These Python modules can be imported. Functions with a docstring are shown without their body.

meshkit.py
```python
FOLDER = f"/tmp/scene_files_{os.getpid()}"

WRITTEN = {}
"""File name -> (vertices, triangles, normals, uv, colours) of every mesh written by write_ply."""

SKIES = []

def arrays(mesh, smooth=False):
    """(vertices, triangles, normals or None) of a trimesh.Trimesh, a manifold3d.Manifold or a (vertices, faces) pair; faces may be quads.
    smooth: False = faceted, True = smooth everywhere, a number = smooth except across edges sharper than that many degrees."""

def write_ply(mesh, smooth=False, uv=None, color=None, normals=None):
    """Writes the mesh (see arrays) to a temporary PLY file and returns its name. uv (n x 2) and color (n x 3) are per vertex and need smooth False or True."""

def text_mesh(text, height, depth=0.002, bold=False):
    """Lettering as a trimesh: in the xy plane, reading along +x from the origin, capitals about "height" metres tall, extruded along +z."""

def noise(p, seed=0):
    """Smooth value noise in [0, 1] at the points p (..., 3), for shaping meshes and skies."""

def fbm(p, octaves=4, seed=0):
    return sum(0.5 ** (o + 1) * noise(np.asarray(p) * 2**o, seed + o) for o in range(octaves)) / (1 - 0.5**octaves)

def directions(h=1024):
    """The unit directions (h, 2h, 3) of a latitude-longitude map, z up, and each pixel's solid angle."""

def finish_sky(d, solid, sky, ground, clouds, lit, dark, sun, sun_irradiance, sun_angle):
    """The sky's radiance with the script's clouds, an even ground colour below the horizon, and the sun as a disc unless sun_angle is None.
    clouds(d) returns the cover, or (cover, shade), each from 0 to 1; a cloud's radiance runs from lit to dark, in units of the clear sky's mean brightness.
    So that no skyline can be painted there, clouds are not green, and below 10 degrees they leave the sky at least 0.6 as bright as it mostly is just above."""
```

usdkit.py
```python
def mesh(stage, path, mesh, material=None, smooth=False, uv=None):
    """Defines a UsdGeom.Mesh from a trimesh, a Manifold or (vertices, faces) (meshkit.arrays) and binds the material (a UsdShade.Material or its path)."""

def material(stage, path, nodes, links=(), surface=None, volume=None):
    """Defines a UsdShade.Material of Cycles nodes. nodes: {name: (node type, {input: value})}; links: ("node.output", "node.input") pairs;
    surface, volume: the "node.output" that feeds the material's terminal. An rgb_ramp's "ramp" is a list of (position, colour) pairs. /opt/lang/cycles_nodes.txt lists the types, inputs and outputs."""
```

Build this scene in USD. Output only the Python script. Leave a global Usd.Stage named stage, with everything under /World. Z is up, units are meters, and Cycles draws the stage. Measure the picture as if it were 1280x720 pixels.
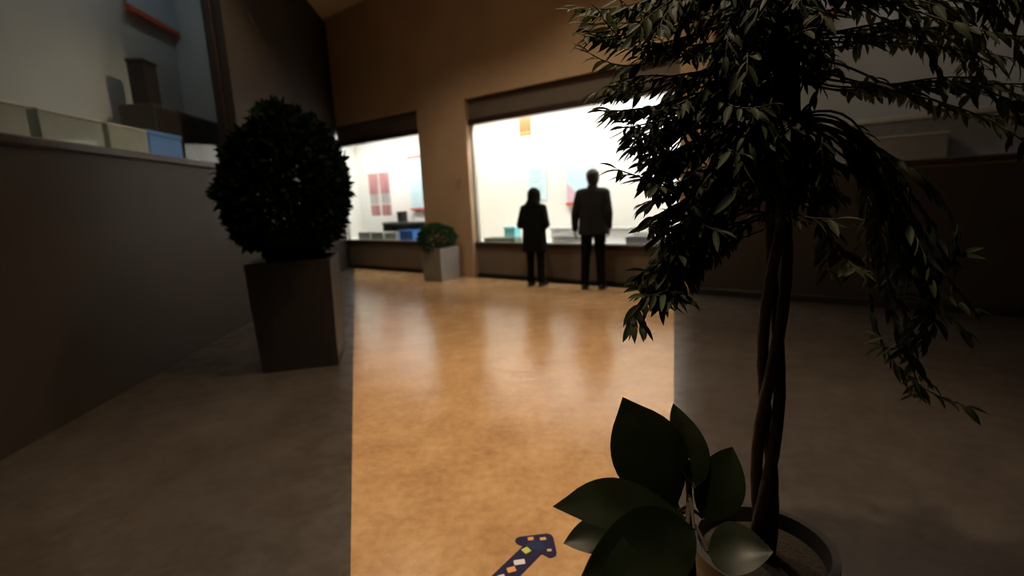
import math, random
import numpy as np, trimesh, manifold3d as m3, usdkit, meshkit
from pxr import Usd, UsdGeom, UsdLux, UsdShade, Gf, Sdf
from shapely.geometry import Polygon, box as sbox

stage = Usd.Stage.CreateInMemory()
UsdGeom.SetStageUpAxis(stage, 'Z'); UsdGeom.SetStageMetersPerUnit(stage, 1.0)
UsdGeom.Xform.Define(stage, '/World'); UsdGeom.Scope.Define(stage, '/World/Looks')
rng = random.Random(7); nrg = np.random.default_rng(7)

# ---------------------------------------------------------------- camera
CAM_H, PITCH, ROLL = 1.43, math.radians(10), 0.05
cF = np.array([0, math.cos(PITCH), -math.sin(PITCH)]); cR = np.array([1., 0, 0]); cU = np.cross(cR, cF)
cR, cU = cR * math.cos(ROLL) - cU * math.sin(ROLL), cU * math.cos(ROLL) + cR * math.sin(ROLL)
cam = UsdGeom.Camera.Define(stage, '/World/camera')
cam.AddTransformOp().Set(Gf.Matrix4d(*cR, 0, *cU, 0, *(-cF), 0, 0, 0, CAM_H, 1))
cam.CreateHorizontalApertureAttr(36.0); cam.CreateVerticalApertureAttr(20.25); cam.CreateFocalLengthAttr(18.0)
cam.CreateFStopAttr(1.9); cam.CreateFocusDistanceAttr(1.25)
cam.CreateExposureAttr(0.0)

def pt(x, y, dep):                       # where a plant's leaf or twig stands, dep metres ahead
    return np.array([0, 0, CAM_H]) + dep * (cF + cR * (x - 640) / 640 - cU * (y - 360) / 640)

# ---------------------------------------------------------------- lamps' strengths
DOWNLIGHT, STRIP_1, STRIP_2, DIM_LEFT, DIM_RIGHT = 1100.0, 85.0, 85.0, 0.30, 0.48

# ---------------------------------------------------------------- helpers
def lin(r, g, b):
    return tuple(((c / 255) / 12.92 if c / 255 < .04045 else ((c / 255 + .055) / 1.055) ** 2.4) for c in (r, g, b))

def mat(name, color, rough=.6, metallic=0., vary=0., scale=6., spec=.5, bump=0., bscale=40., **kw):
    n = {'p': ('principled_bsdf', dict(base_color=color, roughness=rough, metallic=metallic, specular_ior_level=spec, **kw))}
    l = []
    if vary or bump:
        n['tc'] = ('texture_coordinate', {})
    if vary:
        n['nz'] = ('noise_texture', {'scale': scale, 'detail': 4.})
        n['rp'] = ('rgb_ramp', {'ramp': [(.25, tuple(c * (1 - vary) for c in color)), (.75, tuple(min(1, c * (1 + vary)) for c in color))]})
        l += [('tc.object', 'nz.vector'), ('nz.fac', 'rp.fac'), ('rp.color', 'p.base_color')]
    if bump:
        n['bn'] = ('noise_texture', {'scale': bscale, 'detail': 3.}); n['bp'] = ('bump', {'strength': bump, 'distance': .01})
        l += [('tc.object', 'bn.vector'), ('bn.fac', 'bp.height'), ('bp.normal', 'p.normal')]
    return usdkit.material(stage, '/World/Looks/' + name, n, l, surface='p.BSDF')

used = {}
def numbered(parent, name):
    k = (parent, name); i = used.get(k, 0); used[k] = i + 1
    return f'{parent}/{name}' + (f'_{i:03d}' if i else '')

def tag(prim, label=None, cat=None, group=None, kind=None):
    for k, v in (('label', label), ('category', cat), ('group', group), ('kind', kind)):
        if v: prim.SetCustomDataByKey(k, v)
    return prim

def thing(name, label=None, cat=None, loc=(0, 0, 0), rz=0., group=None, kind=None, basis=None):
    x = UsdGeom.Xform.Define(stage, numbered('/World', name))
    if basis is not None:
        O, X, Y = basis; p = O + X * loc[0] + Y * loc[1] + np.array([0, 0, loc[2]])
        rz += math.degrees(math.atan2(X[1], X[0])); loc = p
    x.AddTranslateOp().Set(Gf.Vec3d(*map(float, loc)))
    if rz: x.AddRotateZOp().Set(float(rz))
    return tag(x.GetPrim(), label, cat, group, kind)

def part(parent, name, mesh, m, smooth=False, label=None, kind=None):
    path = str(parent.GetPath()) if parent is not None else '/World'
    o = usdkit.mesh(stage, numbered(path, name), mesh, m, smooth=smooth).GetPrim()
    return tag(o, label, kind=kind)

def cat_(ms): return trimesh.util.concatenate(ms)

def bx(x0, x1, y0, y1, z0, z1, r=0.):
    """a box, its edges chamfered by r"""
    if r <= 0:
        b = trimesh.creation.box([x1 - x0, y1 - y0, z1 - z0]); b.apply_translation([(x0 + x1) / 2, (y0 + y1) / 2, (z0 + z1) / 2]); return b
    P = []
    for sx in (0, 1):
        for sy in (0, 1):
            for sz in (0, 1):
                c = np.array([x1 if sx else x0, y1 if sy else y0, z1 if sz else z0]); d = np.array([-1 if sx else 1, -1 if sy else 1, -1 if sz else 1]) * r
                for k in range(3):
                    q = c + d; q[k] = c[k]; P.append(q)
    return trimesh.convex.convex_hull(np.array(P))

def tube(pts, r0, r1=None, n=8):
    pts = np.asarray(pts, float); r1 = r0 if r1 is None else r1
    V, F = [], []
    for i, p in enumerate(pts):
        t = pts[min(i + 1, len(pts) - 1)] - pts[max(i - 1, 0)]; t /= np.linalg.norm(t)
        a = np.cross(t, [0, 0, 1.]); a = a if np.linalg.norm(a) > .1 else np.cross(t, [1., 0, 0]); a /= np.linalg.norm(a); b = np.cross(t, a)
        r = r0 + (r1 - r0) * i / (len(pts) - 1)
        for k in range(n):
            q = 2 * math.pi * k / n; V.append(p + r * (a * math.cos(q) + b * math.sin(q)))
    for i in range(len(pts) - 1):
        for k in range(n):
            a, b = i * n + k, i * n + (k + 1) % n
            F += [[a, b, b + n], [a, b + n, a + n]]
    V += [pts[0], pts[-1]]; m = len(V)
    for k in range(n):
        F += [[m - 2, (k + 1) % n, k], [m - 1, (len(pts) - 1) * n + k, (len(pts) - 1) * n + (k + 1) % n]]
    return trimesh.Trimesh(V, F, process=False)

def lathe(profile, n=32):
    return trimesh.creation.revolve(np.array(profile, float), sections=n)

def spline(pts, n=12):
    pts = np.asarray(pts, float)
    if len(pts) == 2: return np.linspace(pts[0], pts[1], n)
    from scipy.interpolate import CubicSpline
    d = np.r_[0, np.cumsum(np.linalg.norm(np.diff(pts, axis=0), axis=1))]
    return CubicSpline(d, pts)(np.linspace(0, d[-1], n))

def frame(O, X):
    X = np.array([X[0], X[1], 0.]); X /= np.linalg.norm(X)
    return np.array([O[0], O[1], 0.]), X, np.array([-X[1], X[0], 0.])
BACK = frame((-.45, 9.3), (.787, -.617))          # x along the shop wall, y into the shops
LEFT = frame((-3.2, 3.2), (-.6, 8.7))             # x along the left wall towards the corner

# ---------------------------------------------------------------- materials
def floor_mat(name, dark, mid, light, rough):
    n = {'g': ('geometry', {}), 'm1': ('mapping', {'scale': (1.2, 1.2, 1.)}),
         'n1': ('noise_texture', {'scale': 2.4, 'detail': 6., 'roughness': .62}), 'n2': ('noise_texture', {'scale': 17., 'detail': 4., 'roughness': .6}),
         'mx': ('mix_float', {'fac': .42}), 'rp': ('rgb_ramp', {'ramp': [(.3, dark), (.5, mid), (.72, light)]}),
         'n3': ('noise_texture', {'scale': 5., 'detail': 4.}), 'rr': ('map_range', {'from_min': .3, 'from_max': .7, 'to_min': rough * .8, 'to_max': rough * 1.25}),
         'nb': ('noise_texture', {'scale': 9., 'detail': 2.}), 'bp': ('bump', {'strength': .06, 'distance': .02}),
         'p': ('principled_bsdf', {'specular_ior_level': .5})}
    l = [('g.position', 'm1.vector'), ('m1.vector', 'n1.vector'), ('m1.vector', 'n2.vector'), ('n1.fac', 'mx.a'), ('n2.fac', 'mx.b'), ('mx.result', 'rp.fac'), ('rp.color', 'p.base_color'),
         ('m1.vector', 'n3.vector'), ('n3.fac', 'rr.value'), ('rr.result', 'p.roughness'), ('m1.vector', 'nb.vector'), ('nb.fac', 'bp.height'), ('bp.normal', 'p.normal')]
    return usdkit.material(stage, '/World/Looks/' + name, n, l, surface='p.BSDF')

m_vinyl = floor_mat('tan_vinyl', (.30, .16, .072), (.44, .262, .125), (.57, .37, .195), .2)
m_dim_floor = floor_mat('dimmed_floor', (.030, .023, .0185), (.043, .034, .028), (.06, .048, .04), .3)  # floor at the sides: dimness painted in as a dark tone
m_wall = mat('brown_plaster', (.50, .355, .235), .85, vary=.08, scale=1.6, bump=.08, bscale=60)
m_dim_panel = mat('dim_side_panel', (.03, .021, .014), .6, vary=.15, scale=2.)  # dark colour stands in for the dimness at the hall's sides
m_ceil = mat('cream_ceiling', (.62, .52, .34), .9, vary=.05, scale=2.)
m_riser = mat('grey_brown_riser', (.15, .125, .10), .6, vary=.1, scale=5.)
m_fascia = mat('grey_brown_fascia', (.13, .105, .088), .6, vary=.08, scale=3.)
m_ledge = mat('dark_red_brown_trim', (.035, .016, .010), .4, vary=.2, scale=8.)
m_plinth = mat('black_brown_plinth', (.015, .011, .009), .5)
m_stile = mat('grey_white_frame', (.45, .44, .41), .5)
m_white = mat('display_white', (.80, .79, .755), .8, vary=.02, scale=2.)
m_dimw = mat('display_grey', (.60, .64, .64), .85, vary=.04, scale=1.5)
m_dimr = mat('display_warm_grey', (.62, .615, .59), .85, vary=.04, scale=1.5)
m_housing = mat('lamp_housing', (.5, .5, .48), .4)
m_pane = usdkit.material(stage, '/World/Looks/window_glass', {'t': ('transparent_bsdf', {'color': (.97, .98, .97)}), 'g': ('glossy_bsdf', {'color': (.9, .9, .9), 'roughness': .02}), 'f': ('fresnel', {'IOR': 1.45}), 'gm': ('geometry', {}), 'in': ('math', {'math_type': 'subtract', 'value1': 1.}), 'mu': ('math', {'math_type': 'multiply'}), 'x': ('mix_closure', {})},
                         [('gm.backfacing', 'in.value2'), ('f.fac', 'mu.value1'), ('in.value', 'mu.value2'), ('mu.value', 'x.fac'), ('t.BSDF', 'x.closure1'), ('g.BSDF', 'x.closure2')], surface='x.closure')
def emit(name, color, k):
    return usdkit.material(stage, '/World/Looks/' + name, {'e': ('emission', {'color': color, 'strength': k})}, [], surface='e.emission')

# ---------------------------------------------------------------- the hall
A = BACK[0] + BACK[1] * -4.17                       # corner of left wall and shop wall
Bc = BACK[0] + BACK[1] * 9.6                        # far right corner
Lc = np.array([-2.75, -3.6, 0]); Rc = np.array([Bc[0] + .3, -3.6, 0])
CEIL = 5.42
room = [A[:2], Bc[:2], Rc[:2], Lc[:2]]
fl = thing('floor', kind='structure')
outer = Polygon(room).buffer(.28, join_style=2)
walk = Polygon([(-.42, .9), (.28, .9), (.55, 1.7), (2.305, 7.155), (A[0] + .12, A[1] - .094), (-.69, 1.79)]).intersection(Polygon(room))  # outline cuts the tan floor where the painted side dimness begins
def slab(poly, z0, z1):
    g = trimesh.creation.extrude_polygon(poly, z1 - z0, engine='earcut'); g.apply_translation([0, 0, z0]); return g
part(fl, 'tan_floor', slab(walk, -.06, 0), m_vinyl, label='mottled tan polished vinyl floor')
part(fl, 'dim_sides', slab(outer.difference(walk), -.06, -.0005), m_dim_floor, label='polished side floor coloured dark brown for dimness')
ce = thing('ceiling', kind='structure'); part(ce, 'plaster', slab(outer, CEIL, CEIL + .12), m_ceil)

def wall(name, fr, x0, x1, holes, m, thick=.24):
    O, X, Y = fr
    g = sbox(x0, 0, x1, CEIL)
    for h in holes: g = g.difference(sbox(h[0], h[2], h[1], h[3]))
    e = cat_([trimesh.creation.extrude_polygon(q, thick, engine='earcut') for q in getattr(g, 'geoms', [g])])
    e.apply_transform(np.array([[1, 0, 0, 0], [0, 0, -1, thick], [0, 1, 0, 0], [0, 0, 0, 1]], float))   # z -> y
    e.fix_normals()
    t = thing(name, kind='structure', basis=(O, X, Y)); part(t, 'plaster', e, m); return t
wb = wall('wall_back', BACK, -4.17, 9.6, [(-4.17, -1.54, 0, 3.18), (-.29, 3.56, 0, 3.18), (3.98, 7.6, 1.62, 4.5)], m_wall)
Ll = float((A - LEFT[0]) @ LEFT[1]); L0 = -float(np.linalg.norm(Lc - LEFT[0])) - .1
wl = wall('wall_left', LEFT, L0, Ll + .27, [(-2.2, 3.75, 2.0, 4.7)], m_dim_panel)
RIGHT = frame(Rc[:2], Bc[:2] - Rc[:2]); RIGHT = frame(Bc[:2], Rc[:2] - Bc[:2])
wall('wall_right', RIGHT, 0, float(np.linalg.norm(Bc - Rc)), [], m_dim_panel)
FRONT = frame(Rc[:2], Lc[:2] - Rc[:2])
wall('wall_front', FRONT, 0, float(np.linalg.norm(Rc - Lc)), [], m_dim_panel)

# ---------------------------------------------------------------- shop windows
def strip_light(basis, x0, x1, y, z, power, color, label, tilt=0.):
    t = thing('strip_light', label, 'lamp', (0, 0, 0), basis=basis, group=None)
    part(t, 'housing', bx(x0, x1, y - .07, y + .07, z, z + .05, .01), m_housing)
    part(t, 'diffuser', bx(x0 + .03, x1 - .03, y - .05, y + .05, z - .012, z + .001), emit(f'strip_glow_{len(used)}', color, power))

def window(num, basis, x0, x1, low, interior, wallm, side_x=None, depth=1.25, ztop=2.74, zsill=.65, zceil=3.12, deck=None, stile=m_stile):
    w = thing(f'window_{num}', kind='structure', basis=basis)
    if low:
        part(w, 'plinth', bx(x0, x1, .085, .20, 0, .065, .006), m_plinth)
        part(w, 'stall_riser', bx(x0, x1, .10, .18, .065, .56), m_riser)
        part(w, 'ledge', bx(x0, x1, .05, .22, .56, zsill, .012), m_ledge)
        part(w, 'head_trim', bx(x0, x1, .06, .20, ztop, ztop + .10, .008), m_ledge)
        part(w, 'fascia', bx(x0, x1, .10, .18, ztop + .10, 3.18), m_fascia)
        part(w, 'fascia_trim', bx(x0, x1, .07, .15, 3.155, 3.18, .004), m_ledge)
    else:
        part(w, 'ledge', bx(x0, x1, -.03, .22, zsill - .07, zsill, .012), m_ledge)
        part(w, 'head_trim', bx(x0, x1, .04, .20, ztop - .06, ztop, .008), m_ledge)
    for s, xa in ((0, x0), (1, x1 - .035)):
        part(w, 'stile', bx(xa, xa + .035, .12, .19, zsill, ztop if low else ztop - .06, .004), stile)
    part(w, 'pane', bx(x0 + .035, x1 - .035, .15, .158, zsill, ztop if low else ztop - .06), m_pane)
    i0, i1 = interior
    d = zsill - .04 if deck is None else deck
    part(w, 'display_back', bx(i0, i1, depth, depth + .05, d, zceil), wallm)
    part(w, 'display_deck', bx(i0, i1, .225, depth, d - .03, d), wallm)
    part(w, 'display_ceiling', bx(i0, i1, .225, depth + .05, zceil, zceil + .04), wallm)
    part(w, 'display_side', bx(i0 - .04, i0, .245, depth + .05, d - .03, zceil + .04), wallm)
    part(w, 'display_side', bx(i1, i1 + .04, .245, depth + .05, d - .03, zceil + .04), wallm)
    return w
tm = thing('trim_1', kind='structure', basis=BACK); part(tm, 'dark_sheet', bx(3.72, 9.5, -.03, -.001, .09, 1.53, .008), m_dim_panel); part(tm, 'skirting', bx(3.72, 9.5, -.04, -.001, 0, .09, .006), m_plinth)  # dark sheet added over the wall, its colour carries the dimness at right
window(1, BACK, -4.33, -1.54, True, (-5.3, -1.32), m_white)
window(2, BACK, -.29, 3.56, True, (-1.24, 3.80), m_white)
window(3, BACK, 3.98, 7.6, False, (3.9, 8.2), m_dimr, zsill=1.62, ztop=4.5, zceil=4.75, stile=m_ledge)
window(4, LEFT, -2.2, 3.75, False, (-2.4, 5.0), m_dimw, zsill=2.0, ztop=4.7, zceil=4.9, stile=m_ledge)
WHITE = (1, .985, .94)
strip_light(BACK, -5.0, -1.5, .34, 3.04, STRIP_1, WHITE, 'white strip light at the top of the narrow shop window', )
strip_light(BACK, -1.0, 3.6, .34, 3.04, STRIP_2, WHITE, 'white strip light at the top of the wide shop window')
strip_light(BACK, 4.2, 7.9, .6, 4.66, DIM_RIGHT * 10, (1, .98, .95), 'added dim strip light at the top of the high right window')  # added lamp, sets the dim grey inside the right window
strip_light(LEFT, -1.8, 4.6, .6, 4.81, DIM_LEFT * 10, (.86, .95, 1), 'added dim strip light at the top of the high left window')  # lamp put in to give the left window its weak grey light

# ---------------------------------------------------------------- downlights
m_ring = mat('lamp_ring', (.55, .5, .4), .4)
m_bulb = emit('bulb_glow', (1, .72, .40), 25.)
def downlight(x, y, k, where, cone=38.):
    t = thing('downlight', 'recessed round downlight in the cream ceiling ' + where, 'lamp', (x, y, CEIL), group='ceiling downlights')
    ring = lathe([(.09, -.012), (.12, -.012), (.125, -.002), (.125, .0), (.09, 0), (.09, -.012)], 24)
    part(t, 'ring', ring, m_ring)
    part(t, 'bulb', trimesh.creation.cylinder(.085, .004, transform=trimesh.transformations.translation_matrix([0, 0, -.004])), m_bulb)
    l = UsdLux.SphereLight.Define(stage, str(t.GetPath()) + '/spot'); l.AddTranslateOp().Set(Gf.Vec3d(0, 0, -.09))
    l.CreateRadiusAttr(.06); l.CreateIntensityAttr(DOWNLIGHT * k); l.CreateColorAttr(Gf.Vec3f(1, .77, .52))
    sh = UsdLux.ShapingAPI.Apply(l.GetPrim()); sh.CreateShapingConeAngleAttr(cone); sh.CreateShapingConeSoftnessAttr(.6)
for x, y, k, wh in [(-.05, 1.9, 3.5, 'above the blue floor arrow'), (-.55, 3.7, 1.75, 'beside the tall dark planter'), (.6, 3.8, 1.75, 'over the tan floor near the fig tree'),
                    (-1.9, 6.9, 1.0, 'nearest the narrow shop window'), (.35, 6.0, 1.0, 'nearest the two visitors')]:
    downlight(x, y, k, wh, 38. if y < 5 else 62.)

# ---------------------------------------------------------------- goods in the shop windows
m_orange = mat('orange_card', (.46, .10, .028), .6); m_cream = mat('cream_card', (.8, .78, .68), .6)
m_paleblue = mat('pale_blue_card', (.62, .80, .86), .6); m_red = mat('red_rail', (.62, .09, .045), .5); m_pink = mat('pink_card', (.68, .46, .56), .6)
m_cyan = mat('cyan_plastic', (.20, .58, .66), .4); m_green = mat('grey_green_tray', (.16, .21, .15), .5); m_black = mat('black_plastic', (.02, .018, .02), .5)
m_bin = mat('blue_plastic', (.10, .30, .80), .4); m_grey = mat('grey_carton', (.33, .33, .36), .6, vary=.1, scale=9); m_paper = mat('white_paper', (.72, .74, .75), .6)
m_redcloth = mat('faded_red_cloth', (.62, .30, .30), .85, vary=.15, scale=20); m_whcloth = mat('pale_cloth', (.62, .56, .53), .85)
m_shelf = mat('dark_green_grey_shelf', (.045, .05, .04), .5); m_ink = mat('blue_print', (.35, .55, .70), .6); m_steel = mat('steel_wire', (.4, .4, .4), .35, metallic=.8)
m_case = mat('glass_green_box', (.42, .47, .43), .25, vary=.1, scale=6.)

def carton(basis, name, label, cat, x0, x1, y0, y1, z0, h, m, rim=None, group=None):
    """open-topped box: four walls and a base"""
    t = thing(name, label, cat, ((x0 + x1) / 2, (y0 + y1) / 2, z0), basis=basis, group=group)
    w, d, k = (x1 - x0) / 2, (y1 - y0) / 2, .012
    o = sbox(-w, -d, w, d).buffer(-.01).buffer(.01)
    body = cat_([slab(o, 0, k), slab(o.difference(o.buffer(-k)), k, h - .015)])
    part(t, 'body', body, m)
    part(t, 'rim', slab(o.buffer(.008).difference(o.buffer(-k)), h - .015, h), rim or m)
    return t

D1 = .61
# window 2
s = thing('hanging_sign', 'small orange hanging card at the top left of the wide shop window', 'sign', (.56, .62, 2.50), basis=BACK)
part(s, 'card', bx(-.13, .13, -.006, .006, .0, .30, .003), m_orange); part(s, 'lower_strip', bx(-.12, .12, -.012, -.006, .02, .07, .002), mat('amber_card', (.6, .26, .08), .6))
for sx in (-.1, .1): part(s, 'cord', tube([(sx, 0, .30), (sx, 0, .618)], .002, n=5), m_steel)
s = thing('paper_notice', 'pale blue printed paper notice on the back of the wide shop window', 'notice', (.34, 1.235, 1.36), basis=BACK)
part(s, 'sheet', bx(-.21, .21, -.004, .004, 0, .66, .002), m_paleblue)
for k, (wd, zz) in enumerate([(.3, .56), (.26, .5), (.32, .4), (.22, .34), (.3, .24), (.3, .18), (.18, .1)]):
    part(s, 'print_line', bx(-.16, -.16 + wd, -.008, -.004, zz, zz + .014), m_ink)
s = thing('display_board', 'pale blue board with pink corner and red foot rail in wide shop window', 'board', (1.30, 1.21, 1.24), basis=BACK)
part(s, 'panel', bx(-.27, .27, -.01, .02, .05, .78, .004), mat('sky_card', (.58, .77, .84), .6))
tri = slab(Polygon([(-.265, .055), (.12, .055), (-.265, .40)]), 0, .006); tri.apply_transform(np.array([[1, 0, 0, 0], [0, 0, -1, -.01], [0, 1, 0, 0], [0, 0, 0, 1]], float)); tri.fix_normals()
part(s, 'pink_corner', tri, m_pink); part(s, 'foot_rail', bx(-.29, .29, -.03, .02, 0, .05, .006), m_red)
carton(BACK, 'tray', 'low grey-green tray at the left end of the wide shop window', 'tray', -.26, .48, .27, .52, D1, .10, m_green, m_case)
c = thing('box', 'cyan box behind the tray in the wide shop window', 'box', (.10, .70, D1), basis=BACK)
part(c, 'body', bx(-.13, .13, -.1, .1, 0, .24, .01), m_cyan); part(c, 'lid', bx(-.14, .14, -.11, .11, .24, .29, .01), mat('pale_cyan', (.35, .68, .72), .4))
def stack(basis, x, y, z, n, w, d, label, m, seed):
    r = random.Random(seed)
    t = thing('paper_stack', label, 'stack of papers', (x, y, z), basis=basis)
    h = 0
    for k in range(n):
        th = r.uniform(.012, .03); q = bx(-w / 2, w / 2, -d / 2, d / 2, h, h + th, .003)
        q.apply_transform(trimesh.transformations.rotation_matrix(r.uniform(-.15, .15), [0, 0, 1])); part(t, 'sheaf', q, m[k % len(m)]); h += th
stack(BACK, .78, .45, D1, 5, .36, .28, 'grey and white paper stack left of the shorter visitor in window', [m_grey, m_paper], 1)
carton(BACK, 'tray', 'long white tray between the two visitors in the wide shop window', 'tray', 1.28, 1.98, .28, .52, D1, .13, m_paper, m_steel)
c = thing('display_case', 'white low display case behind the two visitors in the shop window', 'display case', (1.75, .85, D1), basis=BACK)
part(c, 'body', bx(-.75, .75, -.2, .2, 0, .22, .01), m_paper); part(c, 'top', bx(-.77, .77, -.22, .22, .22, .25, .006), m_stile)
carton(BACK, 'carton', 'grey carton at the right of the taller visitor in window', 'box', 2.62, 3.2, .28, .55, D1, .15, m_grey, m_paper)
stack(BACK, 2.85, .78, D1, 8, .6, .3, 'pile of white papers behind the grey carton in window', [m_paper, m_stile, m_grey], 2)
# window 1
s = thing('display_board', 'pale blue board framed by red rails in the narrow shop window', 'board', (-2.72, 1.2, 1.25), basis=BACK)
part(s, 'panel', bx(-.52, .52, -.01, .02, .03, 1.2, .004), mat('ice_card', (.60, .79, .85), .6))
part(s, 'foot_rail', bx(-.55, .55, -.03, .02, 0, .05, .006), m_red); part(s, 'top_rail', bx(-.55, .55, -.03, .02, 1.19, 1.225, .006), m_red)
def garment(x, z, label):
    t = thing('hanging_banner', label, 'banner', (x, .75, z), basis=BACK, group=None)
    n = 9
    for k, (zz, m) in enumerate([(.52, m_redcloth), (.27, m_whcloth), (0, m_redcloth)]):
        hgt = .46 if k == 0 else .25
        xs = np.linspace(-.16, .16, n); V = []
        for zq in (0, hgt): V += [(xx * (1.08 if k == 0 and zq else 1), .02 * math.sin(i * 1.7) - .004 * (k != 1), zz + zq) for i, xx in enumerate(xs)]
        V = np.array(V); W2 = V + [0, .006, 0]; P = np.vstack([V, W2]); F = []
        for i in range(n - 1):
            a, b, c2, d = i, i + 1, n + i + 1, n + i
            F += [[a, b, c2], [a, c2, d], [2 * n + a, 2 * n + c2, 2 * n + b], [2 * n + a, 2 * n + d, 2 * n + c2], [a, 2 * n + a, 2 * n + b], [a, 2 * n + b, b], [d, c2, 2 * n + c2], [d, 2 * n + c2, 2 * n + d]]
        part(t, ['upper_cloth', 'middle_cloth', 'lower_cloth'][k], trimesh.Trimesh(P, F, process=False), m, smooth=40)
    part(t, 'hanger', tube([(-.18, 0, .98), (.18, 0, .98)], .008, n=6), m_steel); part(t, 'cord', tube([(0, 0, .98), (0, 0, 3.12 - z)], .003, n=5), m_steel)
garment(-4.02, 1.16, 'left one of two hanging red and white cloths in the narrow shop window')
garment(-3.62, 1.16, 'right one of two hanging red and white cloths in the narrow shop window')
def low_shelf(basis, x0, x1, y, z, h, label):
    t = thing('shelf_unit', label, 'shelf', (0, y, z), basis=basis)
    part(t, 'top', bx(x0, x1, -.14, .14, h - .05, h, .005), m_shelf); part(t, 'back', bx(x0, x1, .10, .13, 0, h - .05), m_shelf)
    for xx in (x0 + .03, (x0 + x1) / 2, x1 - .03): part(t, 'upright', bx(xx - .02, xx + .02, -.13, .10, 0, h - .05), m_shelf)
low_shelf(BACK, -3.62, -1.75, .72, D1, .40, 'dark low shelf behind the blue bin in the narrow shop window')
c = thing('box', 'black upright box on the dark low shelf in narrow shop window', 'box', (-3.05, .72, D1 + .4), basis=BACK)
part(c, 'body', bx(-.09, .09, -.08, .08, 0, .20, .01), m_black); part(c, 'lid', bx(-.095, .095, -.085, .085, .2, .24, .01), m_black)
def bin_(basis, x, y, z, k, label):
    t = thing('bin', label, 'bin', (x, y, z), basis=basis)
    o = sbox(-.22 * k, -.14 * k, .22 * k, .14 * k).buffer(-.03 * k).buffer(.03 * k)
    part(t, 'body', cat_([slab(o, 0, .02), slab(o.difference(o.buffer(-.012)), .02, .21 * k)]), m_bin); part(t, 'rim', slab(o.buffer(.014).difference(o.buffer(-.012)), .21 * k, .235 * k), m_bin)
    for sx in (-1, 1): part(t, 'handle', bx(sx * .235 * k - .012, sx * .235 * k + .012, -.05 * k, .05 * k, .15 * k, .18 * k, .004), m_bin)
bin_(BACK, -2.45, .40, D1, 1.0, 'bright blue plastic bin at the right end of narrow shop window')
for i, (x0, x1, lb) in enumerate([(-4.15, -3.72, 'pale glass-green box at the left end of the narrow shop window'), (-3.66, -3.24, 'pale glass-green box second from left in the narrow shop window'), (-3.18, -2.80, 'pale glass-green box next to the blue bin in shop window')]):
    carton(BACK, 'carton', lb, 'box', x0, x1, .28, .52, D1, .20, m_case, m_paper)
# window 4 (high left) and window 3 (high right)
s = thing('display_board', 'pale board with red foot rail in the dim high window at left', 'board', (4.45, 1.18, 3.98), basis=LEFT)
part(s, 'panel', bx(-.55, .55, -.01, .02, .05, .7, .004), mat('dull_card', (.50, .62, .68), .6)); part(s, 'foot_rail', bx(-.6, .6, -.03, .02, 0, .08, .006), m_red)
t = thing('cabinet', 'dark cabinet standing in the dim high window at left', 'cabinet', (4.15, .92, 2.0 - .04), basis=LEFT)
part(t, 'body', bx(-.9, .75, -.2, .2, 0, .78, .01), m_shelf); part(t, 'door', bx(-.87, -.08, -.225, -.2, .04, .74, .006), m_black); part(t, 'door', bx(-.05, .72, -.225, -.2, .04, .74, .006), m_black)
c = thing('box', 'black upright box on the cabinet in the dim high window', 'box', (3.5, .92, 2.74), basis=LEFT); part(c, 'body', bx(-.13, .13, -.1, .1, 0, .50, .01), m_black); part(c, 'lid', bx(-.14, .14, -.11, .11, .5, .54, .01), m_black)
bin_(LEFT, 2.70, .55, 1.96, 1.5, 'large blue plastic bin in the dim high window at left')
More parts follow.
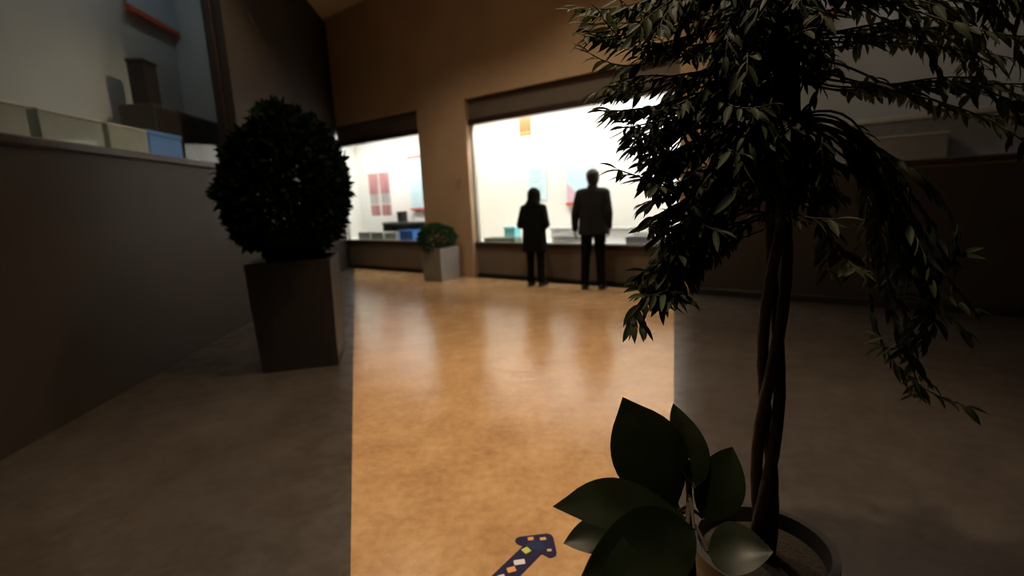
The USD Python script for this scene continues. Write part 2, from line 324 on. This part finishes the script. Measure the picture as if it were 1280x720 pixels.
for x0, x1, lb in [(.0, .85, 'pale green box nearest the camera in the dim high window'), (.95, 1.65, 'pale green box in the middle of the dim high window'), (1.72, 2.3, 'pale green box beside the large blue bin')]:
    carton(LEFT, 'carton', lb, 'box', x0, x1, .3, .6, 1.96, .33, m_case, m_paper)
s = thing('display_board', 'lilac board with red foot rail in the high right window', 'board', (3.9 + .75, 1.2, 3.55), basis=BACK)
part(s, 'panel', bx(-.6, .5, -.01, .02, .05, .9, .004), mat('lilac_card', (.55, .55, .66), .6)); part(s, 'foot_rail', bx(-.62, .52, -.03, .02, 0, .07, .006), m_red)
c = thing('display_case', 'long white display case in the high right window', 'display case', (6.1, .8, 1.58), basis=BACK)
part(c, 'body', bx(-1.3, 1.3, -.2, .2, 0, .5, .01), m_grey); part(c, 'top', bx(-1.32, 1.32, -.22, .22, .5, .56, .006), m_paper)
carton(BACK, 'carton', 'grey carton in front of the long white display case', 'box', 5.4, 6.35, .3, .55, 1.58, .32, m_grey, m_paper)

sw = thing('switch_plate', 'small brown switch plate on the pillar between shop windows', 'switch', (-.56, 0, 1.62), basis=BACK)
part(sw, 'plate', bx(-.06, .06, -.012, 0, 0, .2, .004), mat('plate_brown', (.42, .30, .20), .5)); part(sw, 'rocker', bx(-.025, .025, -.02, -.012, .07, .13, .003), mat('rocker_brown', (.38, .27, .18), .4))

# ---------------------------------------------------------------- leaves
def leaf(base, tip, width, nrm, nseg=6, fold=.18, droop=.12, belly=.42, pointed=.02, wave=0.):
    """one blade: rows of five points across, folded on its midrib and bent along its length"""
    base, tip = np.asarray(base, float), np.asarray(tip, float); ax = tip - base; L = np.linalg.norm(ax); ax /= L
    sd = np.cross(ax, nrm); sd /= np.linalg.norm(sd); up = np.cross(sd, ax)
    V, F = [], []
    for i in range(nseg + 1):
        t = i / nseg
        tt = t ** (math.log(.5) / math.log(belly))
        w = width / 2 * (math.sin(math.pi * tt) ** .75 if 0 < t < 1 else 0) + (.0015 if t == 0 else 0)
        c = base + ax * L * t + up * L * droop * (math.sin(math.pi * t) - .0)
        for k in (-1, -.5, 0, .5, 1):
            V.append(c + sd * w * k + up * (abs(k) * w * fold * 2 + wave * w * math.sin(7 * t + 2 * k)))
    V[-5:] = [V[-3] + ax * L * pointed]
    for i in range(nseg):
        for k in range(4):
            a = i * 5 + k
            if i < nseg - 1: F += [[a, a + 1, a + 6], [a, a + 6, a + 5]]
            else: F += [[a, a + 1, nseg * 5]]
    return trimesh.Trimesh(V, F, process=False)

def leaf_mat(name, col, trans, rough=.4, spec=.4):
    return usdkit.material(stage, '/World/Looks/' + name, {
        'tc': ('texture_coordinate', {}), 'nz': ('noise_texture', {'scale': 14., 'detail': 3.}),
        'rp': ('rgb_ramp', {'ramp': [(.3, tuple(c * .7 for c in col)), (.7, tuple(c * 1.3 for c in col))]}),
        'p': ('principled_bsdf', {'roughness': rough, 'specular_ior_level': spec}), 't': ('translucent_bsdf', {'color': trans}), 'x': ('mix_closure', {'fac': .22})},
        [('tc.object', 'nz.vector'), ('nz.fac', 'rp.fac'), ('rp.color', 'p.base_color'), ('p.BSDF', 'x.closure1'), ('t.BSDF', 'x.closure2')], surface='x.closure')
m_fic = [leaf_mat('fig_leaf_a', (.042, .055, .022), (.05, .065, .02), .6, .15), leaf_mat('fig_leaf_b', (.058, .070, .030), (.06, .07, .024), .6, .15), leaf_mat('fig_leaf_c', (.026, .034, .015), (.03, .04, .014), .6, .15)]
m_rub = leaf_mat('rubber_leaf', (.009, .013, .005), (.010, .016, .005), .38, .2); m_rub2 = leaf_mat('rubber_leaf_pale', (.013, .019, .008), (.012, .02, .006), .45, .2)
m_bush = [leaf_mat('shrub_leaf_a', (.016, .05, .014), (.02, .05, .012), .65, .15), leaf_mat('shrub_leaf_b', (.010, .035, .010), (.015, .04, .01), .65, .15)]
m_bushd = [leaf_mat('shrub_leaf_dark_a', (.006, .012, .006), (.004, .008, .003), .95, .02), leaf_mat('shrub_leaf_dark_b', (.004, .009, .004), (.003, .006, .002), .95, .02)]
m_bark = mat('bark', (.03, .022, .015), .9, vary=.3, scale=30, bump=.5, bscale=60)
m_pot = mat('dark_pot', (.016, .013, .012), .45, vary=.15, scale=8); m_soil = mat('soil', (.02, .014, .009), .95, vary=.4, scale=60, bump=.8, bscale=80)
m_planter = mat('grey_planter', (.23, .215, .20), .6, vary=.08, scale=6, bump=.1, bscale=50)

# ---------------------------------------------------------------- weeping fig at the right
def pot_round(t, r0, r1, h):
    part(t, 'pot', lathe([(0, 0), (r0, 0), (r0 + .01, .012), (r1 - .02, h - .05), (r1, h - .05), (r1, h), (r1 - .025, h), (r1 - .035, h - .06), (0, h - .06)], 40), m_pot, smooth=35)
    part(t, 'soil', lathe([(0, h - .061), (r1 - .034, h - .061), (r1 - .05, h - .045), (r1 * .5, h - .03), (0, h - .028)], 28), m_soil, smooth=50)
FB = np.array([.80, 1.55, 0.])
fig = thing('weeping_fig', 'dark weeping fig tree with small drooping leaves at the right', 'tree', FB)
pot_round(fig, .19, .23, .24)
trunk_top = np.array([.86, 1.60, 2.55])
tr = []
for k in range(3):
    zz = np.linspace(.19, 2.55, 26); fz = (zz - .19) / 2.36
    P = np.stack([FB[0] + (trunk_top[0] - FB[0]) * fz + .028 * np.cos(zz * 5 + k * 2.1), FB[1] + (trunk_top[1] - FB[1]) * fz + .028 * np.sin(zz * 5 + k * 2.1), zz], 1)
    tr.append(P); part(fig, 'trunk', tube(P - FB, .021, .011, 9), m_bark, smooth=60)
twigs = []   # (polyline of pixel, depth)
def tw(*p): twigs.append(np.array([pt(*q) for q in p]))
tw((955, -60, 1.6), (860, -20, 1.5), (800, 5, 1.45), (738, 12, 1.4)); tw((955, -20, 1.6), (850, 15, 1.5), (790, 28, 1.42), (735, 30, 1.38)); tw((955, 30, 1.6), (860, 45, 1.5), (800, 58, 1.45), (752, 50, 1.4))
tw((955, 0, 1.65), (870, 20, 1.6), (820, 20, 1.55), (780, 5, 1.5)); tw((955, 60, 1.65), (870, 62, 1.6), (830, 66, 1.55), (800, 72, 1.5)); tw((955, -40, 1.6), (880, -20, 1.4), (840, 0, 1.35), (800, 30, 1.3))
tw((955, 90, 1.6), (860, 92, 1.5), (810, 102, 1.45), (762, 120, 1.4)); tw((955, 110, 1.6), (860, 120, 1.5), (810, 135, 1.42), (764, 138, 1.38)); tw((955, 120, 1.6), (870, 140, 1.55), (820, 152, 1.5), (782, 160, 1.45))
tw((955, 130, 1.6), (860, 150, 1.5), (820, 172, 1.45), (790, 184, 1.4)); tw((955, 150, 1.6), (880, 170, 1.6), (840, 190, 1.55), (805, 205, 1.5)); tw((955, 170, 1.6), (880, 185, 1.5), (845, 205, 1.45), (815, 226, 1.4))
tw((955, 190, 1.6), (860, 236, 1.5), (815, 226, 1.45), (772, 212, 1.4)); tw((955, 210, 1.6), (880, 240, 1.5), (845, 258, 1.45), (818, 272, 1.4)); tw((955, 230, 1.6), (880, 270, 1.5), (850, 282, 1.45), (822, 300, 1.4))
tw((955, 250, 1.6), (880, 290, 1.5), (840, 318, 1.4), (800, 345, 1.35)); tw((955, 260, 1.6), (880, 310, 1.5), (840, 345, 1.42), (803, 360, 1.38)); tw((955, 262, 1.6), (880, 305, 1.45), (846, 342, 1.4), (818, 362, 1.35), (800, 382, 1.33), (790, 402, 1.32))
tw((955, 262, 1.6), (885, 320, 1.45), (850, 350, 1.4), (836, 362, 1.36), (828, 374, 1.35)); tw((955, 200, 1.6), (880, 215, 1.6), (842, 232, 1.55), (812, 255, 1.5)); tw((955, 100, 1.65), (880, 118, 1.6), (842, 160, 1.55), (812, 192, 1.5))
tw((955, 80, 1.65), (880, 90, 1.6), (850, 110, 1.58), (822, 150, 1.55)); tw((955, 240, 1.65), (890, 265, 1.6), (858, 300, 1.55), (832, 332, 1.5))
r2 = random.Random(11)
for i, P in enumerate(list(twigs)):                                  # side shoots near each twig
    for k in range(0 if i == 12 else 1 if i in (15, 16, 17, 18) else 2):
        e = np.array([[0, 0, 0]] + [[r2.uniform(-.03, .045), r2.uniform(-.10, .14), r2.uniform(-.045, .045)] for _ in range(len(P) - 1)])
        twigs.append(P + e * np.linspace(0, 1, len(P))[:, None])
n_left = len(twigs)
for k in range(64):                                   # the crown's other side
    if k < 46: ex, ey = r2.uniform(870, 1050), r2.uniform(-70, 300)
    elif k < 58: ex, ey = r2.uniform(1180, 1300), r2.uniform(-60, 150)
    else: ex, ey = r2.uniform(1120, 1230), r2.uniform(300, 480)
    sy = min(ey - 20, 200); d1 = r2.uniform(1.3, 1.8); mx = (965 + ex) / 2 + r2.uniform(-15, 15)
    tw((965, sy - 25, 1.6), (mx, min(sy, ey) - r2.uniform(5, 35), (1.6 + d1) / 2), (ex * .8 + mx * .2, ey - 20, d1), (ex, ey + 12, d1))
for P in list(twigs[n_left:]):
    for k in range(2):
        e = np.array([[0, 0, 0]] + [[r2.uniform(-.07, .07), r2.uniform(-.12, .16), r2.uniform(-.12, .05)] for _ in range(len(P) - 1)])
        twigs.append(P + e * np.linspace(0, 1, len(P))[:, None])
leaves = []
tz = []
for i, P in enumerate(twigs):
    j = int(np.argmin(np.linalg.norm(tr[i % 3] - P[0], axis=1))); P = np.vstack([tr[i % 3][j], P[1:]])
    S = spline(P, 22); tz.append(tube(S - FB, .0045, .0016, 5))
    d = np.r_[0, np.cumsum(np.linalg.norm(np.diff(S, axis=0), axis=1))]; Ltot = d[-1]
    q = Ltot * (.30 if i < n_left else .28); side = 1
    while q < Ltot:
        p = np.array([np.interp(q, d, S[:, c]) for c in range(3)]); p2 = np.array([np.interp(min(q + .01, Ltot), d, S[:, c]) for c in range(3)]) if q + .01 < Ltot else p + (S[-1] - S[-2])
        t = p2 - p; t /= np.linalg.norm(t)
        sd = np.cross(t, [0, 0, 1.]); sd /= np.linalg.norm(sd)
        dr = t * rng.uniform(.45, .9) + sd * side * rng.uniform(.3, .8) + np.array([0, 0, -1]) * rng.uniform(.2, .75); dr /= np.linalg.norm(dr)
        Lf = rng.uniform(.048, .080); nm = np.array([rng.uniform(-.7, .7), rng.uniform(-.8, .3), 1.])
        leaves.append((i < n_left, leaf(p - FB, p - FB + dr * Lf, Lf * rng.uniform(.22, .33), nm, 5, .16, rng.uniform(-.05, .12), .42)))
        side = -side; q += rng.uniform(.010, .020) if i < n_left else rng.uniform(.013, .024)
    dr = S[-1] - S[-2]; dr /= np.linalg.norm(dr); leaves.append((i < n_left, leaf(S[-1] - FB, S[-1] - FB + dr * .06, .018, np.array([.2, -.5, 1.]), 5, .16, .05)))
part(fig, 'twigs', cat_(tz), m_bark, kind='stuff')
front = [g for a, g in leaves if a]; rest = [g for a, g in leaves if not a]
order = sorted(range(len(front)), key=lambda k: front[k].vertices[0][0]); pick = set(order[:290])
for k in order[:290]: part(fig, 'leaf', front[k], m_fic[k % 3], smooth=True)
part(fig, 'foliage', cat_([front[k] for k in range(len(front)) if k not in pick] + rest), m_fic[2], smooth=True, kind='stuff')

# ---------------------------------------------------------------- rubber plant in the lower right corner
RB = np.array([.40, 1.06, 0.])
rub = thing('rubber_plant', 'potted rubber plant with big dark oval leaves in the lower right corner', 'plant', RB)
pot_round(rub, .12, .155, .27)
stem = np.array([(.40, 1.06, .24), (.395, 1.06, .42), (.385, 1.055, .58), (.375, 1.045, .72), (.37, 1.05, .84)]); part(rub, 'stem', tube(spline(stem, 14) - RB, .012, .006, 9), m_bark, smooth=60)
def rl(bp, tp, w, nrm, m=m_rub, **kw):
    b, t = pt(*bp), pt(*tp)
    near = spline(stem, 60); s0 = near[np.argmin(np.linalg.norm(near - b, axis=1))]
    p = part(rub, 'leaf', leaf(b - RB, t - RB, w, np.array(nrm, float), 14, kw.pop('fold', .10), kw.pop('droop', .06), **kw), m, smooth=True)
    part(rub, 'leaf_stalk', tube(spline([s0 - RB, (s0 + b) / 2 - RB + [0, 0, .006], b - RB], 6), .004, .003, 6), m_bark, smooth=60)
rl((838, 648, 1.12), (781, 503, 1.18), .172, (.15, -1, .3), belly=.55, pointed=.05)
rl((858, 648, 1.08), (699, 634, 1.0), .125, (.05, -.45, 1), belly=.55, droop=.05, pointed=.05)
rl((800, 668, 1.10), (706, 679, 1.06), .09, (0, -.5, 1), belly=.5)
rl((868, 662, 1.02), (728, 722, .88), .135, (.25, -.9, 1.), belly=.5, droop=.10)
rl((858, 690, .98), (742, 762, .84), .14, (.3, -.75, 1), m=m_rub2, belly=.5)
rl((850, 655, 1.2), (797, 598, 1.3), .07, (.1, -1, .3))
rl((880, 650, 1.12), (915, 560, 1.2), .11, (-.2, -1, .3)); rl((885, 690, 1.05), (965, 690, 1.0), .11, (-.1, -.5, 1))
rl((868, 610, 1.12), (842, 506, 1.26), .10, (.3, -1, .2))

# ---------------------------------------------------------------- planters with clipped shrubs
def shrub(t, c, rad, nleaf, nind, seed, L=.05, ms=None):
    ms = ms or m_bush
    r = np.random.default_rng(seed); ind, st = [], []
    for k in range(nleaf):
        v = r.normal(size=3); v /= np.linalg.norm(v); rr = r.uniform(.72, 1.04) ** .5 if k > nind else r.uniform(.93, 1.06)
        bump = .86 + .28 * meshkit.noise(v * 2.4 + 9.1, seed)
        p = np.array(c) + v * rad * rr * bump
        dr = v * .7 + r.normal(size=3) * .6 + np.array([0, 0, .1]); dr /= np.linalg.norm(dr)
        st.append(leaf(p, p + dr * L * r.uniform(.7, 1.3), L * .5, v + r.normal(size=3) * .4, 3, .15, .05))
    for k in range(nind): part(t, 'leaf', st[k], ms[k % 2], smooth=True)
    part(t, 'foliage', cat_(st[nind:]), ms[0], smooth=True, kind='stuff')
def square_planter(t, w, h, m, taper=.92):
    a, b = w / 2 * taper, w / 2
    k = .035
    def ring(hw, z): return [(-hw, -hw, z), (hw, -hw, z), (hw, hw, z), (-hw, hw, z)]
    V = np.array(ring(a, 0) + ring(b, h) + ring(b - k, h) + ring(b - k - .01, h - .09)); F = []
    for q in range(3):
        for i in range(4):
            j = (i + 1) % 4; F += [[q * 4 + i, q * 4 + j, q * 4 + 4 + j], [q * 4 + i, q * 4 + 4 + j, q * 4 + 4 + i]]
    F += [[0, 2, 1], [0, 3, 2], [12, 13, 14], [12, 14, 15]]
    part(t, 'pot', trimesh.Trimesh(V, F, process=False), m)
    part(t, 'soil', bx(-(b - k - .012), b - k - .012, -(b - k - .012), b - k - .012, h - .1, h - .05, .012), m_soil)
pl = thing('planter', 'grey square planter with clipped green shrub before the pillar between windows', 'planter', (-.74, -.42, 0), basis=BACK)
square_planter(pl, .50, .60, m_planter)
part(pl, 'stem', tube([(0, 0, .5), (.01, 0, .62), (0, .01, .78)], .02, .014, 8), m_bark)
shrub(pl, (-.05, -.02, .76), np.array([.33, .33, .26]), 2200, 0, 3, .055)
p2 = thing('planter', 'tall dark planter with big round shrub beside the left wall', 'planter', (-2.0, 4.75, 0), rz=12)
square_planter(p2, .70, .98, m_pot)
part(p2, 'stem', tube([(0, 0, .88), (.01, 0, 1.1), (0, .01, 1.5)], .03, .02, 8), m_bark)
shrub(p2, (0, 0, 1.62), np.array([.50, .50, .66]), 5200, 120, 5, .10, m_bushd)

# ---------------------------------------------------------------- arrow sticker on the floor
ar = thing('floor_arrow', 'dark blue arrow sticker with coloured patches on the tan floor', 'sticker', (.03, 1.85, .0005))
o2 = np.array([.03, 1.85])
head = np.array([(-.041, 1.944), (-.036, 1.962), (-.022, 1.970), (.098, 1.984), (.114, 1.974), (.122, 1.956), (.128, 1.866), (.124, 1.846), (.112, 1.836), (.095, 1.833), (.067, 1.860)])
dirv = np.array([-.025 - .067, 1.743 - 1.862]); dirv /= np.linalg.norm(dirv)
tail = [np.array([.067, 1.860]) + dirv * .40, np.array([-.010, 1.908]) + dirv * .41]
outl = Polygon(np.vstack([head, tail, [(-.008, 1.911), (-.030, 1.924)]]) - o2).buffer(0)
outl = outl.buffer(-.006).buffer(.012).buffer(-.006)
m_navy = mat('navy_vinyl', (.010, .007, .045), .6, spec=.15, vary=.2, scale=40); m_navy2 = mat('deep_blue_vinyl', (.010, .018, .08), .6, spec=.15)
part(ar, 'arrow', slab(outl, 0, .0025), m_navy)
sq = Polygon([(-.008, 1.905), (.03, 1.948), (.078, 1.938), (.085, 1.885), (.06, 1.868)] - o2); part(ar, 'arrow_centre', slab(sq.buffer(-.004), .0025, .0032), m_navy2)
def patch(name, x, y, a, b, rot, m):
    q = slab(sbox(-a, -b, a, b).buffer(-.003).buffer(.003), .0025, .0036); q.apply_transform(trimesh.transformations.rotation_matrix(rot, [0, 0, 1])); q.apply_translation([x - o2[0], y - o2[1], 0]); part(ar, name, q, m)
m_or2 = mat('orange_vinyl', (.62, .27, .08), .4); m_tan2 = mat('sand_vinyl', (.52, .36, .14), .4); m_yg = mat('lime_vinyl', (.45, .50, .06), .4); m_wh2 = mat('lilac_white_vinyl', (.60, .56, .60), .4)
patch('orange_patch', .026, 1.953, .012, .010, .1, m_or2); patch('sand_patch', .078, 1.949, .013, .009, .1, m_tan2); patch('sand_patch', .099, 1.876, .009, .007, .1, m_tan2)
patch('lime_patch', .005, 1.882, .015, .016, .6, m_yg); patch('white_patch', -.025, 1.815, .022, .014, .15, m_wh2); patch('orange_patch', -.057, 1.776, .017, .014, .3, m_or2); patch('white_patch', -.096, 1.738, .014, .012, .3, m_wh2)
patch('orange_patch', -.125, 1.69, .015, .013, .3, m_or2); patch('lime_patch', -.155, 1.65, .014, .013, .3, m_yg)

# ---------------------------------------------------------------- people
def ball(p, r):
    return m3.Manifold.sphere(float(r), 20).translate(list(map(float, p)))
def bone(a, ra, b, rb): return m3.Manifold.batch_hull([ball(a, ra), ball(b, rb)])
def hull(*sp): return m3.Manifold.batch_hull([ball(p, r) for p, r in sp])
def blend(ms, edge=.02, it=8, trim=()):
    m = ms[0]
    for q in ms[1:]: m = m + q
    for nrm, off in trim: m = m.trim_by_plane(nrm, off)
    m = m.refine_to_length(edge); k = m.to_mesh()
    t = trimesh.Trimesh(k.vert_properties[:, :3], k.tri_verts, process=True)
    trimesh.smoothing.filter_taubin(t, iterations=it); return t

def hand(wr, palm_dir, finger_dir, thumb_side):
    """palm and five bent fingers from the wrist"""
    f = np.array(finger_dir, float); f /= np.linalg.norm(f); n = np.array(palm_dir, float); n -= f * (n @ f); n /= np.linalg.norm(n); s = np.cross(n, f) * thumb_side
    wr = np.array(wr, float); out = []
    kn = [wr + f * .085 + s * c for c in (.030, .010, -.010, -.029)]
    out.append(hull((wr, .022), (wr + f * .03 + s * .022, .015), *[(k, .0125) for k in kn], (wr + f * .03 - s * .02, .014)))
    for k, L in zip(kn, (.068, .076, .071, .055)):
        a = k + (f * .95 + n * .25) * L * .45; b = a + (f * .75 + n * .65) * L * .32; c = b + (f * .4 + n * .9) * L * .26
        out += [bone(k, .0098, a, .0092), bone(a, .0092, b, .0086), bone(b, .0086, c, .0078)]
    t0 = wr + f * .025 + s * .024; t1 = t0 + (f * .6 + s * .7 + n * .25) * .04; t2 = t1 + (f * .9 + s * .25 + n * .35) * .03
    return out + [bone(t0, .014, t1, .0115), bone(t1, .0115, t2, .0095)]

m_skin = mat('skin', (.28, .16, .11), .55); m_hair = mat('black_hair', (.008, .007, .007), .5, bump=.6, bscale=120)
m_jack = mat('charcoal_jacket', (.016, .017, .018), .85, spec=.2, vary=.15, scale=12, bump=.35, bscale=14); m_trou = mat('black_trousers', (.004, .004, .005), .9, spec=.1, bump=.3, bscale=18)
m_park = mat('black_green_parka', (.006, .007, .005), .9, spec=.12, vary=.15, scale=12, bump=.35, bscale=14); m_shoe = mat('black_shoe', (.008, .008, .009), .5); m_sole = mat('shoe_sole', (.05, .05, .05), .7); m_eye = mat('eye_white', (.6, .58, .55), .3); m_iris = mat('dark_eye', (.01, .008, .006), .2)

def person(label, loc, rz, S, pose, jacket, hem, wide, hood):
    t = thing('person', label, 'person', loc, rz)
    J = {k: np.array(v, float) * S for k, v in pose.items()}
    R = lambda r: r * S
    H, N = J['head'], J['neck']
    yaw = pose.get('yaw', np.array([0.]))[0]; cy, sy = math.cos(yaw), math.sin(yaw)
    fd = lambda x, y, z: H + S * np.array([x * cy - y * sy, x * sy + y * cy, z])
    body = [hull((fd(0, -.012, .035), R(.090)), (fd(0, .025, .03), R(.082)), (fd(0, .035, -.045), R(.062))), hull((fd(0, .052, -.085), R(.032)), (fd(.03, .035, -.06), R(.034)), (fd(-.03, .035, -.06), R(.034))),
            hull((fd(0, .098, .015), R(.008)), (fd(0, .118, -.022), R(.012)), (fd(.014, .10, -.028), R(.009)), (fd(-.014, .10, -.028), R(.009))),
            hull((fd(.035, .088, .04), R(.010)), (fd(-.035, .088, .04), R(.010))), bone(fd(.018, .094, -.058), R(.008), fd(-.018, .094, -.058), R(.008)),
            hull((fd(.086, .0, .01), R(.012)), (fd(.092, -.014, .03), R(.010)), (fd(.084, -.004, -.025), R(.009))), hull((fd(-.086, .0, .01), R(.012)), (fd(-.092, -.014, .03), R(.010)), (fd(-.084, -.004, -.025), R(.009))),
            bone(N, R(.058), H + S * np.array([0, -.005, -.05]), R(.052))]
    pel = np.array([0, 0, .95]) * S
    body += [hull((N + [0, 0, -.04 * S], R(.06)), (J['sh_l'], R(.055)), (J['sh_r'], R(.055)), (np.array([.09, .01, 1.28]) * S, R(.10)), (np.array([-.09, .01, 1.28]) * S, R(.10))),
             hull((np.array([.09, .01, 1.28]) * S, R(.10)), (np.array([-.09, .01, 1.28]) * S, R(.10)), (np.array([.06, 0, 1.06]) * S, R(.10)), (np.array([-.06, 0, 1.06]) * S, R(.10))),
             hull((np.array([.06, 0, 1.06]) * S, R(.10)), (np.array([-.06, 0, 1.06]) * S, R(.10)), (J['hip_l'], R(.105)), (J['hip_r'], R(.105)))]
    jk, trs = [], []
    for sd, k in ((-1, 'l'), (1, 'r')):
        sh, el, wr, hp, kn, an, toe = (J[q + '_' + k] for q in ('sh', 'el', 'wr', 'hip', 'kn', 'an', 'toe'))
        body += [bone(sh, R(.052), el, R(.040)), bone(el, R(.040), wr, R(.027)), bone(hp, R(.085), kn, R(.055)), bone(kn, R(.054), an, R(.038)), hull((an, R(.036)), (toe + [0, 0, .012 * S], R(.026)), (an + [0, -.03 * S, -.04 * S], R(.03)))]
        body += hand(wr, J['palm_' + k] / S, J['fing_' + k] / S, pose['thumb_' + k][0])
        jk += [bone(sh, R(.073 * wide), el, R(.062 * wide)), bone(el, R(.062 * wide), wr * .93 + el * .07, R(.047 * wide))]
        trs += [bone(hp, R(.100), kn, R(.072)), bone(kn, R(.072), an + [0, 0, -.01 * S], R(.062))]
        shoe = blend([hull((an + [0, -.035 * S, -.045 * S], R(.042)), (toe + [0, -.02 * S, .01 * S], R(.042)), (toe + [0, .02 * S, .0], R(.032)), (an + [0, .0, -.01 * S], R(.046)))], .015, 4, [((0, 0, 1), .022)])
        s0 = part(t, 'shoe', shoe, m_shoe, smooth=50)
        so = Polygon([(toe + [0, .055 * S, 0])[:2], (toe + [.042 * S, .02 * S, 0])[:2], (an + [.04 * S, -.05 * S, 0])[:2], (an + [0, -.085 * S, 0])[:2], (an + [-.04 * S, -.05 * S, 0])[:2], (toe + [-.042 * S, .02 * S, 0])[:2]]).buffer(.008)
        part(s0, 'sole', slab(so, .0, .024), m_sole)
    part(t, 'body', blend(body, .012, 6), m_skin, smooth=True)
    part(t, 'trousers', blend(trs + [hull((J['hip_l'], R(.115)), (J['hip_r'], R(.115)), (np.array([.06, 0, 1.02]) * S, R(.11)), (np.array([-.06, 0, 1.02]) * S, R(.11)))], .02, 6, [((0, 0, 1), .045)]), m_trou, smooth=True)
    w = wide
    jk += [hull((N + [0, 0, -.045 * S], R(.085)), (J['sh_l'] + [.015 * S, 0, 0], R(.078 * w)), (J['sh_r'] - [.015 * S, 0, 0], R(.078 * w)), (np.array([.085, .01, 1.24]) * S, R(.128 * w)), (np.array([-.085, .01, 1.24]) * S, R(.128 * w))),
           hull((np.array([.085, .01, 1.24]) * S, R(.128 * w)), (np.array([-.085, .01, 1.24]) * S, R(.128 * w)), (np.array([.085, 0, 1.02]) * S, R(.128 * w)), (np.array([-.085, 0, 1.02]) * S, R(.128 * w))),
           hull((np.array([.085, 0, 1.02]) * S, R(.128 * w)), (np.array([-.085, 0, 1.02]) * S, R(.128 * w)), (np.array([.095, 0, hem]) * S, R(.136 * w)), (np.array([-.095, 0, hem]) * S, R(.136 * w)))]
    ja = part(t, 'jacket', blend(jk, .02, 8, [((0, 0, 1), hem * S), ((0, 0, -1), -(N[2] + .035 * S))]), jacket, smooth=40)
    part(ja, 'collar', blend([hull(*[(N + S * np.array([.062 * math.cos(q), .062 * math.sin(q) - .0, .0]), R(.022)) for q in np.linspace(0, 6.28, 12)], *[(N + S * np.array([.06 * math.cos(q), .06 * math.sin(q) + .006, .05]), R(.016)) for q in np.linspace(0, 6.28, 12)])], .02, 4), jacket, smooth=50)
    for sx in (-1, 1):
        e = trimesh.creation.icosphere(2, .011 * S); e.apply_translation(fd(sx * .031, .086, .012)); ey = part(t, 'eye', e, m_eye, smooth=True)
        i = trimesh.creation.icosphere(2, .0055 * S); i.apply_translation(fd(sx * .031, .0935, .012)); part(ey, 'iris', i, m_iris, smooth=True)
    if hood:
        hd = blend([hull((fd(0, -.035, .05), R(.115)), (fd(0, .03, .055), R(.105)), (fd(0, -.03, -.08), R(.12)), (fd(0, -.045, .135), R(.035))), hull((fd(0, -.04, -.08), R(.12)), (N + S * np.array([.09, -.03, -.02]), R(.06)), (N + S * np.array([-.09, -.03, -.02]), R(.06)))], .02, 8, [((0, -1, 0), -(H[1] + .06 * S))])
        part(t, 'hood', hd, jacket, smooth=True)
    else:
        hr = m3.Manifold.batch_hull([ball(fd(0, -.018, .048), R(.101)), ball(fd(0, .02, .058), R(.090)), ball(fd(0, -.035, -.035), R(.078))])
        cut = m3.Manifold.batch_hull([ball(fd(0, .14, -.03), R(.085)), ball(fd(0, .12, -.13), R(.10)), ball(fd(0, .17, .01), R(.085))])
        part(t, 'hair', blend([hr - cut], .013, 5), m_hair, smooth=True)
    return t
base = dict(head=(0, .02, 1.645), neck=(0, -.015, 1.49), hip_l=(-.09, 0, .91), hip_r=(.09, 0, .91))
tall = dict(base, sh_l=(-.185, -.01, 1.43), sh_r=(.185, -.01, 1.43), el_l=(-.265, -.03, 1.14), wr_l=(-.285, .06, .90), el_r=(.235, -.05, 1.14), wr_r=(.225, .08, .92),
            kn_l=(-.125, .02, .49), an_l=(-.145, -.01, .088), toe_l=(-.165, .16, .034), kn_r=(.095, .0, .49), an_r=(.105, -.03, .088), toe_r=(.13, .135, .034),
            palm_l=(1, .2, 0), fing_l=(-.05, .25, -1), thumb_l=(-1,), palm_r=(-1, .2, 0), fing_r=(0, .3, -1), thumb_r=(1,), yaw=(.5,))
short = dict(base, head=(.01, .05, 1.63), sh_l=(-.18, 0, 1.42), sh_r=(.18, 0, 1.42), el_l=(-.255, -.05, 1.13), wr_l=(-.11, .20, 1.05), el_r=(.255, -.04, 1.13), wr_r=(.10, .20, 1.03),
             kn_l=(-.10, .02, .49), an_l=(-.105, -.01, .088), toe_l=(-.12, .16, .034), kn_r=(.10, .01, .49), an_r=(.11, -.02, .088), toe_r=(.135, .15, .034),
             palm_l=(.2, .1, -1), fing_l=(1, .55, .1), thumb_l=(1,), palm_r=(-.2, .1, -1), fing_r=(-1, .55, .1), thumb_r=(-1,), yaw=(0.,))
RZ = math.degrees(math.atan2(BACK[1][1], BACK[1][0]))
person('shorter person in a hooded black parka facing the wide shop window', (.40, 8.22, 0), RZ + 14, .875, short, m_park, .64, 1.06, True)
person('taller person in a charcoal jacket and black trousers at the window', (1.26, 7.69, 0), RZ + 22, 1.0, tall, m_jack, .83, 1.0, False)
